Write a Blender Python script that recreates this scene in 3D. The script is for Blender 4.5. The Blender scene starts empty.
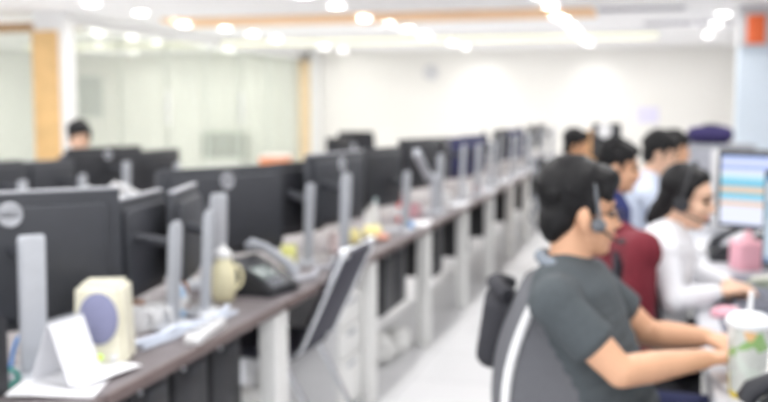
import bpy, bmesh, math, random
from mathutils import Vector, Matrix, Euler, Quaternion
random.seed(7)
SC = bpy.context.scene
COL = SC.collection
PI = math.pi
V = Vector

# ------------------------------------------------------------------ materials
def lin(c):
    return tuple(((x/255)/12.92 if x/255 <= .04045 else ((x/255+.055)/1.055)**2.4) for x in c)
MATS = {}
def mat(name, rgb, rough=.5, metal=0., var=.06, scale=30., bump=0., spec=.5, sheen=0.):
    if name in MATS: return MATS[name]
    m = bpy.data.materials.new(name); m.use_nodes = True
    nt = m.node_tree; b = nt.nodes['Principled BSDF']
    r = lin(rgb)
    b.inputs['Roughness'].default_value = rough
    b.inputs['Metallic'].default_value = metal
    b.inputs['Specular IOR Level'].default_value = spec
    if sheen: b.inputs['Sheen Weight'].default_value = sheen
    tc = nt.nodes.new('ShaderNodeTexCoord')
    n = nt.nodes.new('ShaderNodeTexNoise'); n.inputs['Scale'].default_value = scale
    n.inputs['Detail'].default_value = 3
    nt.links.new(tc.outputs['Object'], n.inputs['Vector'])
    cr = nt.nodes.new('ShaderNodeValToRGB')
    cr.color_ramp.elements[0].position = .3; cr.color_ramp.elements[1].position = .7
    cr.color_ramp.elements[0].color = (*[x*(1-var) for x in r], 1)
    cr.color_ramp.elements[1].color = (*[min(1, x*(1+var)) for x in r], 1)
    nt.links.new(n.outputs['Fac'], cr.inputs['Fac'])
    nt.links.new(cr.outputs['Color'], b.inputs['Base Color'])
    if bump:
        bp = nt.nodes.new('ShaderNodeBump'); bp.inputs['Strength'].default_value = bump
        bp.inputs['Distance'].default_value = .01
        nt.links.new(n.outputs['Fac'], bp.inputs['Height']); nt.links.new(bp.outputs['Normal'], b.inputs['Normal'])
    MATS[name] = m
    return m
def emit(name, rgb, strength):
    if name in MATS: return MATS[name]
    m = bpy.data.materials.new(name); m.use_nodes = True
    nt = m.node_tree; nt.nodes.clear()
    e = nt.nodes.new('ShaderNodeEmission'); o = nt.nodes.new('ShaderNodeOutputMaterial')
    e.inputs['Color'].default_value = (*lin(rgb), 1); e.inputs['Strength'].default_value = strength
    nt.links.new(e.outputs[0], o.inputs['Surface'])
    MATS[name] = m
    return m
def glassy(name, tint, haze=(200, 210, 200), fac=.12):
    m = bpy.data.materials.new(name); m.use_nodes = True
    nt = m.node_tree; nt.nodes.clear()
    o = nt.nodes.new('ShaderNodeOutputMaterial')
    t = nt.nodes.new('ShaderNodeBsdfTransparent'); t.inputs['Color'].default_value = (*lin(tint), 1)
    g = nt.nodes.new('ShaderNodeBsdfGlossy'); g.inputs['Roughness'].default_value = .03
    d = nt.nodes.new('ShaderNodeBsdfDiffuse'); d.inputs['Color'].default_value = (*lin(haze), 1)
    lw = nt.nodes.new('ShaderNodeLayerWeight'); pw = nt.nodes.new('ShaderNodeMath'); pw.operation = 'POWER'; pw.inputs[1].default_value = 4.
    f = nt.nodes.new('ShaderNodeMath'); f.operation = 'MULTIPLY_ADD'; f.inputs[1].default_value = .45; f.inputs[2].default_value = .03
    nt.links.new(lw.outputs['Facing'], pw.inputs[0]); nt.links.new(pw.outputs[0], f.inputs[0])
    m1 = nt.nodes.new('ShaderNodeMixShader'); m1.inputs[0].default_value = fac
    m2 = nt.nodes.new('ShaderNodeMixShader')
    nt.links.new(t.outputs[0], m1.inputs[1]); nt.links.new(d.outputs[0], m1.inputs[2])
    nt.links.new(f.outputs[0], m2.inputs[0]); nt.links.new(m1.outputs[0], m2.inputs[1]); nt.links.new(g.outputs[0], m2.inputs[2])
    nt.links.new(m2.outputs[0], o.inputs['Surface'])
    MATS[name] = m
    return m
def stripes_mat(name, bands, strength):
    """a lit screen: rows of colour from bottom to top in the panel's own generated coordinates"""
    m = bpy.data.materials.new(name); m.use_nodes = True
    nt = m.node_tree; nt.nodes.clear()
    o = nt.nodes.new('ShaderNodeOutputMaterial'); e = nt.nodes.new('ShaderNodeEmission')
    tc = nt.nodes.new('ShaderNodeTexCoord'); sp = nt.nodes.new('ShaderNodeSeparateXYZ')
    cr = nt.nodes.new('ShaderNodeValToRGB'); cr.color_ramp.interpolation = 'CONSTANT'
    nt.links.new(tc.outputs['Generated'], sp.inputs[0]); nt.links.new(sp.outputs['Z'], cr.inputs['Fac'])
    els = cr.color_ramp.elements
    while len(els) > 1: els.remove(els[-1])
    els[0].position = bands[0][0]; els[0].color = (*lin(bands[0][1]), 1)
    for p, c in bands[1:]:
        x = els.new(p); x.color = (*lin(c), 1)
    e.inputs['Strength'].default_value = strength
    nt.links.new(cr.outputs['Color'], e.inputs['Color']); nt.links.new(e.outputs[0], o.inputs['Surface'])
    MATS[name] = m
    return m

# ------------------------------------------------------------------ mesh builder
class MB:
    def __init__(s): s.bm = bmesh.new()
    def box(s, c, d, rot=None, bev=0., seg=2):
        r = bmesh.ops.create_cube(s.bm, size=1.)
        vs = r['verts']
        for v in vs: v.co = V((v.co.x*d[0], v.co.y*d[1], v.co.z*d[2]))
        if bev:
            es = list({e for v in vs for e in v.link_edges})
            q = bmesh.ops.bevel(s.bm, geom=es, offset=bev, segments=seg, affect='EDGES', profile=.5)
            vs = list({v for f in q['faces'] for v in f.verts} | {v for v in vs if v.is_valid})
        M = Matrix.Translation(V(c)) @ (rot.to_matrix().to_4x4() if rot is not None else Matrix())
        for v in vs: v.co = M @ v.co
        return s
    def cyl(s, p0, p1, r0, r1=None, n=20, bev=0.):
        r1 = r0 if r1 is None else r1
        p0, p1 = V(p0), V(p1)
        return s.rev([(0, 0), (r0-bev, 0), (r0, bev), (r1, (p1-p0).length-bev), (r1-bev, (p1-p0).length), (0, (p1-p0).length)], p0, p1-p0, n)
    def rev(s, prof, o=(0, 0, 0), ax=(0, 0, 1), n=24):
        q = V((0, 0, 1)).rotation_difference(V(ax)); o = V(o)
        rings = []
        for r, z in prof:
            if r < 1e-6: rings.append([s.bm.verts.new(o + q @ V((0, 0, z)))])
            else: rings.append([s.bm.verts.new(o + q @ V((r*math.cos(2*PI*i/n), r*math.sin(2*PI*i/n), z))) for i in range(n)])
        for a, b in zip(rings, rings[1:]):
            for i in range(n):
                j = (i+1) % n
                f = [a[i % len(a)], a[j % len(a)], b[j % len(b)], b[i % len(b)]]
                u = []
                for v in f:
                    if v not in u: u.append(v)
                if len(u) > 2:
                    try: s.bm.faces.new(u)
                    except ValueError: pass
        return s
    def cap(s, p0, p1, r0, r1=None, n=14):
        """a tapered capsule"""
        r1 = r0 if r1 is None else r1
        p0, p1 = V(p0), V(p1); L = max((p1-p0).length, 1e-5)
        pr = [(r0*math.sin(a), -r0*math.cos(a)) for a in [k*PI/10 for k in range(6)]]
        pr += [(r1*math.cos(a), L + r1*math.sin(a)) for a in [k*PI/10 for k in range(6)]]
        pr[0] = (0, -r0); pr[-1] = (0, L+r1)
        return s.rev(pr, p0, p1-p0, n)
    def ell(s, c, r, M=None, n=20):
        pr = [(math.sin(k*PI/12), -math.cos(k*PI/12)) for k in range(13)]
        pr[0] = (0, -1); pr[-1] = (0, 1)
        k0 = len(s.bm.verts); s.rev(pr, n=n); s.bm.verts.ensure_lookup_table()
        for v in s.bm.verts[k0:]:
            w = V((v.co.x*r[0], v.co.y*r[1], v.co.z*r[2]))
            if M is not None: w = M @ w
            v.co = V(c) + w
        return s
    def tube(s, pts, r, n=10, closed=False):
        pts = [V(p) for p in pts]; m = len(pts); rings = []
        rr = r if isinstance(r, (list, tuple)) else [r]*m
        nrm = None
        for i, p in enumerate(pts):
            if closed: t = pts[(i+1) % m]-pts[i-1]
            else: t = pts[min(i+1, m-1)]-pts[max(i-1, 0)]
            t.normalize()
            if nrm is None:
                nrm = t.orthogonal().normalized()
            nrm = (nrm - t*nrm.dot(t)).normalized()
            bn = t.cross(nrm)
            rings.append([s.bm.verts.new(p + (nrm*math.cos(2*PI*k/n)+bn*math.sin(2*PI*k/n))*rr[i]) for k in range(n)])
        for i in range(m if closed else m-1):
            a, b = rings[i], rings[(i+1) % m]
            for k in range(n): s.bm.faces.new([a[k], a[(k+1) % n], b[(k+1) % n], b[k]])
        if not closed:
            s.bm.faces.new(rings[0][::-1]); s.bm.faces.new(rings[-1])
        return s
    def prism(s, outline, axis, d0, d1):
        """outline of 2-D points pushed along an axis ('x','y','z')"""
        def P(u, v, d): return {'x': (d, u, v), 'y': (u, d, v), 'z': (u, v, d)}[axis]
        a = [s.bm.verts.new(P(u, v, d0)) for u, v in outline]; b = [s.bm.verts.new(P(u, v, d1)) for u, v in outline]
        n = len(a)
        s.bm.faces.new(a[::-1]); s.bm.faces.new(b)
        for i in range(n): s.bm.faces.new([a[i], a[(i+1) % n], b[(i+1) % n], b[i]])
        return s
    def grid(s, fn, nu, nv, thick=0.):
        vs = [[s.bm.verts.new(fn(i/nu, j/nv)) for j in range(nv+1)] for i in range(nu+1)]
        fs = []
        for i in range(nu):
            for j in range(nv): fs.append(s.bm.faces.new([vs[i][j], vs[i+1][j], vs[i+1][j+1], vs[i][j+1]]))
        if thick:
            bmesh.ops.recalc_face_normals(s.bm, faces=fs)
            bmesh.ops.solidify(s.bm, geom=fs, thickness=thick)
        return s
    def xf(s, M):
        for v in s.bm.verts: v.co = M @ v.co
        return s
    def build(s, name, m, parent=None, smooth=True, loc=None, rot=None):
        bmesh.ops.recalc_face_normals(s.bm, faces=s.bm.faces)
        me = bpy.data.meshes.new(name); s.bm.to_mesh(me); s.bm.free()
        me.materials.append(m)
        if smooth:
            for p in me.polygons: p.use_smooth = True
            me.set_sharp_from_angle(angle=math.radians(38))
        o = bpy.data.objects.new(name, me); COL.objects.link(o)
        if parent is not None: o.parent = parent
        if loc is not None: o.location = loc
        if rot is not None: o.rotation_euler = rot
        return o
    def blob(s, name, m, parent=None, voxel=.006, smooth=5, disp=0., dscale=.05):
        """the union of everything in the builder as one smooth continuous skin"""
        o = s.build(name, m, parent, smooth=False)
        r = o.modifiers.new('r', 'REMESH'); r.mode = 'VOXEL'; r.voxel_size = voxel
        if disp:
            t = bpy.data.textures.new('n', 'CLOUDS'); t.noise_scale = dscale; t.noise_depth = 2
            d = o.modifiers.new('d', 'DISPLACE'); d.texture = t; d.strength = disp; d.texture_coords = 'LOCAL'
        k = o.modifiers.new('s', 'SMOOTH'); k.factor = .5; k.iterations = smooth
        bpy.context.view_layer.update()
        dg = bpy.context.evaluated_depsgraph_get()
        me = bpy.data.meshes.new_from_object(o.evaluated_get(dg))
        o.modifiers.clear(); old = o.data; o.data = me; bpy.data.meshes.remove(old)
        me.name = name
        if not me.materials: me.materials.append(m)
        for p in me.polygons: p.use_smooth = True
        return o

def tag(o, label, cat, group=None, kind=None):
    o['label'] = label; o['category'] = cat
    if group: o['group'] = group
    if kind: o['kind'] = kind
    return o
def thing(name, label, cat, loc=(0, 0, 0), rz=0., group=None):
    o = bpy.data.objects.new(name, None); COL.objects.link(o)
    o.location = loc; o.rotation_euler = (0, 0, rz); o.empty_display_size = .05
    return tag(o, label, cat, group)
def struct(o):
    o['kind'] = 'structure'; return o
def copy_tree(o, parent=None):
    c = o.copy(); COL.objects.link(c); c.parent = parent
    for ch in o.children: copy_tree(ch, c)
    return c
def put(src, loc, rz, label):
    c = copy_tree(src); c.location = loc; c.rotation_euler = (0, 0, rz); c['label'] = label
    return c

# ------------------------------------------------------------------ camera
cam = bpy.data.cameras.new('camera'); co = bpy.data.objects.new('camera', cam); COL.objects.link(co)
cam.sensor_width = 36; cam.lens = 45
co.location = (0, 0, 1.42)
co.rotation_euler = (math.radians(90-5.533), 0, math.radians(15.694))
cam.dof.use_dof = True; cam.dof.focus_distance = 1.0; cam.dof.aperture_fstop = 3.6
cam.clip_start = .05
SC.camera = co

# ------------------------------------------------------------------ palette
BLACK = mat('black_plastic', (44, 45, 50), .45)
DARK = mat('dark_grey_plastic', (58, 60, 66), .5)
NAVYP = mat('navy_plastic', (50, 52, 92), .5)
SILVER = mat('silver_plastic', (188, 191, 197), .35, .25, .03)
CHROME = mat('chrome', (225, 228, 232), .08, 1., .02)
WHITEP = mat('white_plastic', (235, 235, 236), .4, 0, .02)
GREYP = mat('grey_plastic', (150, 153, 160), .45)
LEGM = mat('pale_grey_metal', (242, 242, 240), .45, 0, .02)
WOODTOP = mat('grey_brown_laminate', (122, 115, 117), .38, 0, .08, 14)
EDGE = mat('desk_edge_band', (112, 98, 96), .5, 0, .08, 30)
WHITETOP = mat('pale_grey_laminate', (205, 206, 212), .4, 0, .03)
PAPER = mat('white_paper', (242, 242, 245), .8, 0, .02)
SCREENOFF = mat('screen_glass', (28, 30, 36), .15)
CREAM = mat('cream_plastic', (232, 228, 208), .5, 0, .03)

# ------------------------------------------------------------------ the room
CEIL = 2.7
fm = mat('pale_floor_tile', (222, 222, 224), .35, 0, .03, 2.2)
nt = fm.node_tree; b = nt.nodes['Principled BSDF']
br = nt.nodes.new('ShaderNodeTexBrick'); tc = nt.nodes.new('ShaderNodeTexCoord')
br.offset = 0; br.inputs['Scale'].default_value = 1.; br.inputs['Brick Width'].default_value = .6; br.inputs['Row Height'].default_value = .6
br.inputs['Mortar Size'].default_value = .004
br.inputs['Color1'].default_value = (*lin((236, 236, 238)), 1); br.inputs['Color2'].default_value = (*lin((230, 230, 232)), 1)
br.inputs['Mortar'].default_value = (*lin((190, 190, 192)), 1)
nt.links.new(tc.outputs['Object'], br.inputs['Vector']); nt.links.new(br.outputs['Color'], b.inputs['Base Color'])
struct(MB().box((-5, 9.5, -.05), (18.4, 24, .1)).build('floor', fm))
cm = mat('white_ceiling', (252, 251, 253), .9, 0, .012, 1.2)
struct(MB().box((-5, 9.5, CEIL+.05), (18.4, 24, .1)).build('ceiling', cm))
wm = mat('warm_white_wall', (240, 238, 234), .85, 0, .012, 1.5)
struct(MB().box((-5, 21.15, 1.35), (18.4, .2, 2.7)).build('wall_back', wm))
gm = mat('pale_green_grey_wall', (238, 238, 235), .85, 0, .02, 1.5)
struct(MB().box((-14.05, 9.5, 1.35), (.2, 24, 2.7)).build('wall_left', gm))
struct(MB().box((-11, 20.99, 1.35), (5.9, .06, 2.7)).build('wall_inner', gm))
struct(MB().box((4.1, 9.5, 1.35), (.2, 24, 2.7)).build('wall_right', wm))
tm = mat('white_trim', (238, 238, 238), .5, 0, .02)
struct(MB().box((-1.8, 21.03, .06), (11.4, .03, .12)).build('baseboard_back', tm))
# glass partition along the left side
wood = mat('honey_wood', (226, 186, 128), .5, 0, .1, 5)
glass = glassy('partition_glass', (246, 248, 243), (228, 230, 225), .18)
gw = struct(MB().box((-7.8, 16.3, 2.62), (.1, 9.6, .16)).build('wall_glass', tm))
GX = -7.8
ys = [11.5, 13.0, 14.45, 15.9, 17.35, 18.8, 20.6]
for i in range(len(ys)-1):
    MB().box((GX, (ys[i]+ys[i+1])/2, 1.27), (.012, ys[i+1]-ys[i]-.004, 2.54)).build('glass_pane', glass, gw)
for y in ys:
    MB().box((GX, y, 1.27), (.04, .012, 2.54)).build('glazing_bar', mat('pale_aluminium', (205, 210, 206), .4, .3), gw)
def glass_handle(y, n):
    d = struct(MB().box((GX+.05, y, 1.27+.15), (.02, .02, .5)).build('door_%d' % n, SILVER))
    MB().cyl((GX+.055, y+.03, 1.12), (GX+.055, y+.03, 1.72), .022).build('door_handle', mat('white_metal', (250, 250, 250), .2, 0), d)
    return d
glass_handle(17.3, 1); glass_handle(14.35, 2)
struct(MB().box((-7.78, 11.34, 1.35), (.44, .26, 2.7)).build('column', tm))
struct(MB().box((-7.82, 11.19, 1.22), (.38, .05, 2.44), bev=.005).build('trim_1', wood))
struct(MB().box((-9.6, 11.3, 2.5), (3.2, .16, .12), bev=.004).build('trim_2', mat('brown_wood', (176, 140, 100), .5, 0, .1, 6)))
gf = struct(MB().box((-9.6, 11.3, 1.25), (3.2, .012, 2.38)).build('wall_front_glass', glass))
struct(MB().box((-7.74, 20.85, 1.25), (.28, .3, 2.5), bev=.004).build('trim_3', mat('pale_wood', (238, 214, 176), .6, 0, .06, 5)))
struct(MB().box((-8.02, 20.85, 1.35), (.26, .32, 2.7)).build('column.001', tm))
struct(MB().box((-7.50, 20.9, 1.35), (.18, .25, 2.7)).build('column.002', tm))
# right column with a grey fascia
struct(MB().box((2.55, 13.2, 1.1), (3.1, .3, 2.2)).build('wall_side', mat('pale_blue_panel', (222, 234, 246), .6, 0, .02, 2)))
struct(MB().box((2.55, 13.15, 2.45), (3.12, .42, .5)).build('trim_4', mat('grey_fascia', (205, 205, 208), .7, 0, .02)))
sg = thing('hanging_sign', 'small upright orange sign on the grey fascia above the pale blue wall', 'sign', (1.19, 12.92, 2.40))
MB().box((0, 0, 0), (.22, .03, .36), bev=.008).build('sign_panel', mat('orange_sign', (240, 112, 60), .5), sg)
MB().box((0, .012, 0), (.25, .02, .39), bev=.004).build('sign_frame', mat('pale_sign_frame', (214, 200, 196), .5), sg)
# ceiling bands
struct(MB().box((-3.85, 13.12, CEIL-.02), (6.1, 1.0, .06), bev=.01).build('trim_5', mat('orange_ceiling_paint', (255, 214, 172), .8, 0, .02)))
struct(MB().box((-9.6, 13.1, CEIL-.02), (2.2, .8, .05), bev=.01).build('trim_6', mat('orange_ceiling_paint', (255, 214, 172), .8, 0, .02)))
ll = thing('linear_ceiling_light', 'long glowing warm white light strip across the ceiling near the back', 'ceiling light', (-6, 16.6, CEIL))
MB().box((0, 0, -.03), (12.1, .3, .06), bev=.005).build('housing', tm, ll)
MB().box((0, 0, -.09), (12, .2, .08), bev=.01).build('diffuser', emit('warm_strip', (255, 252, 226), 1.35), ll)
for k, (x, y, L) in enumerate([(-.2, 12.9, 1.1), (.45, 15.2, 1.3)]):
    vt = thing('ceiling_vent', ['slotted grey air vent in the ceiling, the one nearer the camera', 'slotted grey air vent in the ceiling, nearer the back wall'][k], 'vent', (x, y, CEIL), 0, 'ceiling vents')
    MB().box((0, 0, -.012), (L, .22, .024), bev=.004).build('frame', mat('vent_grey', (196, 194, 200), .6), vt)
    for j in range(4):
        MB().box((0, -.075+.05*j, -.026), (L-.06, .022, .012)).build('slat', mat('vent_slot', (158, 156, 164), .6), vt)
ck = thing('wall_clock', 'round pale grey clock high on the white back wall', 'clock', (-4.82, 21.05, 2.2))
MB().rev([(0, 0), (.15, 0), (.17, .02), (.17, .05), (.15, .05), (.15, .035), (0, .035)], (0, 0, 0), (0, -1, 0), 32).build('case', mat('clock_rim', (196, 196, 200), .4), ck)
MB().cyl((0, -.03, 0), (0, -.038, 0), .148, n=32).build('dial', mat('clock_dial', (220, 220, 222), .6), ck)
MB().box((0, -.042, .035), (.012, .004, .09)).build('hour_hand', DARK, ck)
MB().box((.045, -.045, .02), (.12, .004, .009), Euler((0, -.4, 0))).build('minute_hand', DARK, ck)
nb = thing('wall_notice_sign', 'pale lilac notice sheet pinned low on the back wall', 'notice', (-.14, 21.04, 1.27))
MB().box((0, 0, 0), (.44, .006, .33)).build('sheet', mat('lilac_paper', (226, 222, 244), .8), nb)
for sx in (-.2, .2): MB().cyl((sx, -.003, .15), (sx, -.012, .15), .01).build('pin', GREYP, nb)
cab = thing('low_cabinet', 'low grey two-door cabinet behind the glass partition', 'cabinet', (-9.7, 20.7, 0))
MB().box((0, 0, .56), (1.0, .4, .6), bev=.01).build('body', mat('grey_green_metal', (150, 158, 150), .5), cab)
for sx in (-.25, .25):
    d = MB().box((sx, -.205, .56), (.47, .02, .54), bev=.005).build('door', mat('darker_grey_green', (128, 138, 132), .5), cab)
    MB().box((sx-.18*(1 if sx > 0 else -1), -.222, .6), (.015, .02, .12)).build('handle', SILVER, d)
MB().box((0, 0, .13), (.9, .34, .26)).build('plinth', tm, cab)
bd = thing('wall_board', 'grey board on the far wall behind the glass at the left end', 'board', (-16.0+2.6, 20.94, 1.7))
MB().box((0, 0, 0), (.62, .03, .95), bev=.004).build('panel', mat('board_grey', (176, 184, 182), .7), bd)
MB().box((0, .008, 0), (.68, .02, 1.0), bev=.004).build('frame', SILVER, bd)

# ------------------------------------------------------------------ lamps
LAMPM = emit('lamp_glow', (255, 253, 250), 28.)
def downlight():
    t = thing('downlight', '', 'ceiling light', (0, 0, CEIL), 0, 'round ceiling downlights')
    MB().rev([(.098, -.0), (.118, -.0), (.118, -.012), (.098, -.016), (.098, 0)], n=28).build('trim_ring', WHITEP, t)
    MB().cyl((0, 0, -.001), (0, 0, -.010), .097, n=28).build('diffuser', LAMPM, t)
    return t
dl0 = downlight()
rowlab = {-1.29: 'over the aisle', -3.86: 'over the second desk row', -6.66: 'in front of the glass partition', .86: 'beside the pale blue wall', -9.1: 'seen behind the glass', -11.6: 'deep behind the glass'}
ordn = ['first', 'second', 'third', 'fourth', 'fifth', 'sixth', 'seventh', 'eighth', 'ninth', 'tenth', 'eleventh', 'twelfth', 'thirteenth', 'fourteenth']
rows = {-1.29: [11.2, 12.25, 13.2, 14.15, 15.1, 16.2, 17.3, 18.4, 19.5], -3.86: [10.4, 11.55, 12.75, 14.0, 15.15, 16.25, 17.4, 18.7, 20.1],
        -6.66: [10.5, 11.67, 12.9, 14.3, 15.4, 16.5, 17.8, 19.1, 20.4], .86: [10.9, 14.0, 15.6, 17.8], -9.1: [14.5, 15.6, 17.1, 18.4, 19.7], -11.6: [16.5, 18.3, 20.0]}
first = True
for x, yy in rows.items():
    for k, y in enumerate(yy):
        lab = 'round downlight, %s from the camera in the row %s' % (ordn[k], rowlab[x])
        zc_ = CEIL-.055 if (12.5 < y < 13.75 and (-7 < x < -.7 or x < -8.4)) else CEIL
        if first: dl0.location = (x, y, zc_); dl0['label'] = lab; first = False
        else: put(dl0, (x, y, zc_), 0, lab)
def area(x, y, z, sx, sy, e, col=(1, .99, .97), rot=(0, 0, 0)):
    l = bpy.data.lights.new('lamp_row_and_fill', 'AREA'); l.shape = 'RECTANGLE'; l.size = sx; l.size_y = sy; l.energy = e; l.color = col
    o = bpy.data.objects.new('lamp_row_and_fill', l); COL.objects.link(o); o.location = (x, y, z); o.rotation_euler = rot
    return o
# light of the ceiling lamp rows, thin strips lying in the ceiling plane along each row
for x in (-9.1, -6.66, -3.86, -1.29, .55):
    area(x, 15.5, CEIL-.03, .1, 9, 72)
    area(x, 3.5, CEIL-.03, .1, 13, 125)
area(-11.6, 15.5, CEIL-.03, .1, 9, 75)
area(-10.3, 15.5, CEIL-.03, .1, 9, 60)  # added fill strip with no lamp row above it, brightens the glass room
# wall washers by the back wall
for x in (-3.6, -1.2):
    l = bpy.data.lights.new('wall_washer', 'SPOT'); l.energy = 14; l.spot_size = math.radians(85); l.spot_blend = .8; l.shadow_soft_size = .06
    o = bpy.data.objects.new('wall_washer', l); COL.objects.link(o); o.location = (x, 20.2, CEIL-.04); o.rotation_euler = (math.radians(38), 0, 0)
w = bpy.data.worlds.new('world'); SC.world = w; w.use_nodes = True
w.node_tree.nodes['Background'].inputs[0].default_value = (.93, .96, 1, 1)
w.node_tree.nodes['Background'].inputs[1].default_value = 1.3

# ------------------------------------------------------------------ desks
DZ = .73
def make_desk(label, group, top, edge, w=.72, L=1.17, panel=True):
    """long axis along y, the aisle edge at local x=0, depth towards -x"""
    t = thing('office_desk', label, 'desk', (0, 0, 0), 0, group)
    MB().box((-w/2, 0, DZ-.014), (w-.006, L-.004, .026), bev=.003).build('desktop', top, t)
    MB().box((-.004, 0, DZ-.016), (.012, L-.004, .032), bev=.004).build('edge_band', edge, t)
    for s in (-1, 1):
        y = s*(L/2-.03)
        lg = MB().box((-.05, y, (DZ-.03)/2), (.066, .05, DZ-.03), bev=.004).build('leg', LEGM, t)
        MB().box((-w+.07, y, (DZ-.03)/2), (.07, .05, DZ-.03), bev=.004).build('leg', LEGM, t)
        MB().box((-w/2, y, DZ-.06), (w-.2, .04, .06), bev=.003).build('crossbar', LEGM, t)
    if panel:
        MB().box((-w*.86, 0, .47), (.016, L-.12, .44), bev=.002).build('modesty_panel', LEGM, t)
    return t
EX = -1.255
desk0 = make_desk('', 'desks along the left side of the aisle', WOODTOP, EDGE)
NL = 12
for k in range(NL):
    y = 1.40+1.18*k
    lab = ['grey-brown desk at the very front of the left row, mostly out of view', 'grey-brown desk carrying the cream speaker and tent calendar', 'grey-brown desk with the cream jug and desk phone',
           'grey-brown desk carrying yellow food bags', 'grey-brown desk carrying the red bottle'][k] if k < 5 else 'desk of the left aisle row, %s beyond the desk with the red bottle' % ordn[k-5]
    if k == 0: desk0.location = (EX, y, 0); desk0['label'] = lab
    else: put(desk0, (EX, y, 0), 0, lab)
DY = lambda k: 1.40+1.18*k
rdesk0 = make_desk('', 'desks on the right side of the aisle', WHITETOP, GREYP)
for k in range(6):
    y = 1.35+1.18*k
    lab = ['pale grey desk at the very front right, nearly out of view', 'pale grey desk where the man in the grey polo types', 'pale grey desk where the woman in white works', 'pale grey desk where the man in navy sits',
           'pale grey desk where the man in the pale blue shirt sits', 'last pale grey desk on the right, beyond the man in the pale blue shirt'][k]
    loc = (.15, y, 0)
    if k == 0: rdesk0.location = loc; rdesk0.rotation_euler = (0, 0, PI); rdesk0['label'] = lab
    else: put(rdesk0, loc, PI, lab)
bdesk0 = make_desk('', 'desks of the row by the glass partition', WOODTOP, EDGE, panel=False)
for k in range(7):
    y = 5.2+1.18*k
    lab = 'desk of the row behind the aisle desks, %s from the camera' % ordn[k]
    if k == 0: bdesk0.location = (-3.35, y, 0); bdesk0['label'] = lab
    else: put(bdesk0, (-3.35, y, 0), 0, lab)

# PCs under the desks
def make_tower():
    t = thing('undermount_computer_tower', '', 'computer', (0, 0, 0), 0, 'black computer towers under the left desks')
    MB().box((0, 0, .49), (.42, .235, .40), bev=.008).build('case', mat('matt_black', (38, 38, 41), .6), t)
    MB().box((.213, 0, .49), (.012, .225, .38), bev=.004).build('front_panel', BLACK, t)
    MB().box((.222, .03, .60), (.006, .11, .03), bev=.002).build('drive_bay', DARK, t)
    MB().cyl((.218, -.06, .62), (.226, -.06, .62), .008, n=12).build('power_button', SILVER, t)
    MB().box((-.02, 0, .6945), (.3, .12, .012)).build('mounting_bracket', SILVER, t)
    return t
tw0 = make_tower()
tl = [(2.42, 'black computer tower under the desk with the cream speaker, nearer one'), (2.68, 'black computer tower under the desk with the cream speaker, middle one'), (2.94, 'black computer tower under the desk with the cream speaker, against the leg'),
      (5.02, 'black computer tower under the desk with the yellow food bags'), (5.28, 'black computer tower next to the white leg, below the food bags'), (6.30, 'black computer tower under the desk with the red bottle')]
for k in range(5, 11): tl.append((DY(k)-.1, 'black computer tower under the desk %s beyond the red bottle desk' % ordn[k-5]))
for k, (y, lab) in enumerate(tl):
    if k == 0: tw0.location = (-1.60, y, 0); tw0['label'] = lab
    else: put(tw0, (-1.60 if k < 6 else -1.58, y, 0), 0, lab)
# white drawer pedestal and small bin
def make_ped():
    t = thing('drawer_pedestal', 'white drawer pedestal under the desk with the phone, behind the visitor chair', 'cabinet', (-1.58, 4.115, 0))
    MB().box((0, 0, .32), (.5, .33, .54), bev=.006).build('body', WHITEP, t)
    for k, (z, h) in enumerate([(.51, .13), (.365, .13), (.17, .23)]):
        d = MB().box((.257, 0, z), (.018, .32, h), bev=.004).build('drawer', LEGM, t)
        MB().box((.272, 0, z+h/2-.03), (.014, .12, .012), bev=.003).build('handle', SILVER, d)
    for sx in (-.19, .19):
        for sy in (-.13, .13): MB().cyl((sx, sy-.012, .025), (sx, sy+.012, .025), .025, n=14).build('caster', BLACK, t)
    return t
make_ped()
bagm = mat('white_plastic_bag', (232, 232, 230), .45, 0, .04, 20, .3)
pb = MB()
for k in range(26):
    a = random.uniform(0, 2*PI); z = random.uniform(.08, .42); r = .10*(1-.3*z)
    pb.ell((r*math.cos(a), r*math.sin(a)*1.2, z), (.075, .085, .075))
pb.ell((0, 0, .22), (.11, .14, .21)).cap((0, .02, .42), (.01, .02, .52), .03, .045)
o = pb.blob('plastic_bag', bagm, None, .012, 3, .012, .06); o.location = (-1.46, 3.42, 0); o.scale = (1, .8, .72)
tag(o, 'crumpled white plastic bag on the floor under the desk with the phone', 'bag')
pb = MB()
for k in range(20):
    a = random.uniform(0, 2*PI); z = random.uniform(.05, .14); r = .13
    pb.ell((r*math.cos(a), r*math.sin(a)*1.5, z), (.07, .08, .06))
o = pb.blob('cleaning_cloth', bagm, None, .012, 3, .012, .05); o.location = (-1.5, 5.15, 0)
tag(o, 'crumpled white cloth heap on the floor under the food bag desk', 'cloth')

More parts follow.
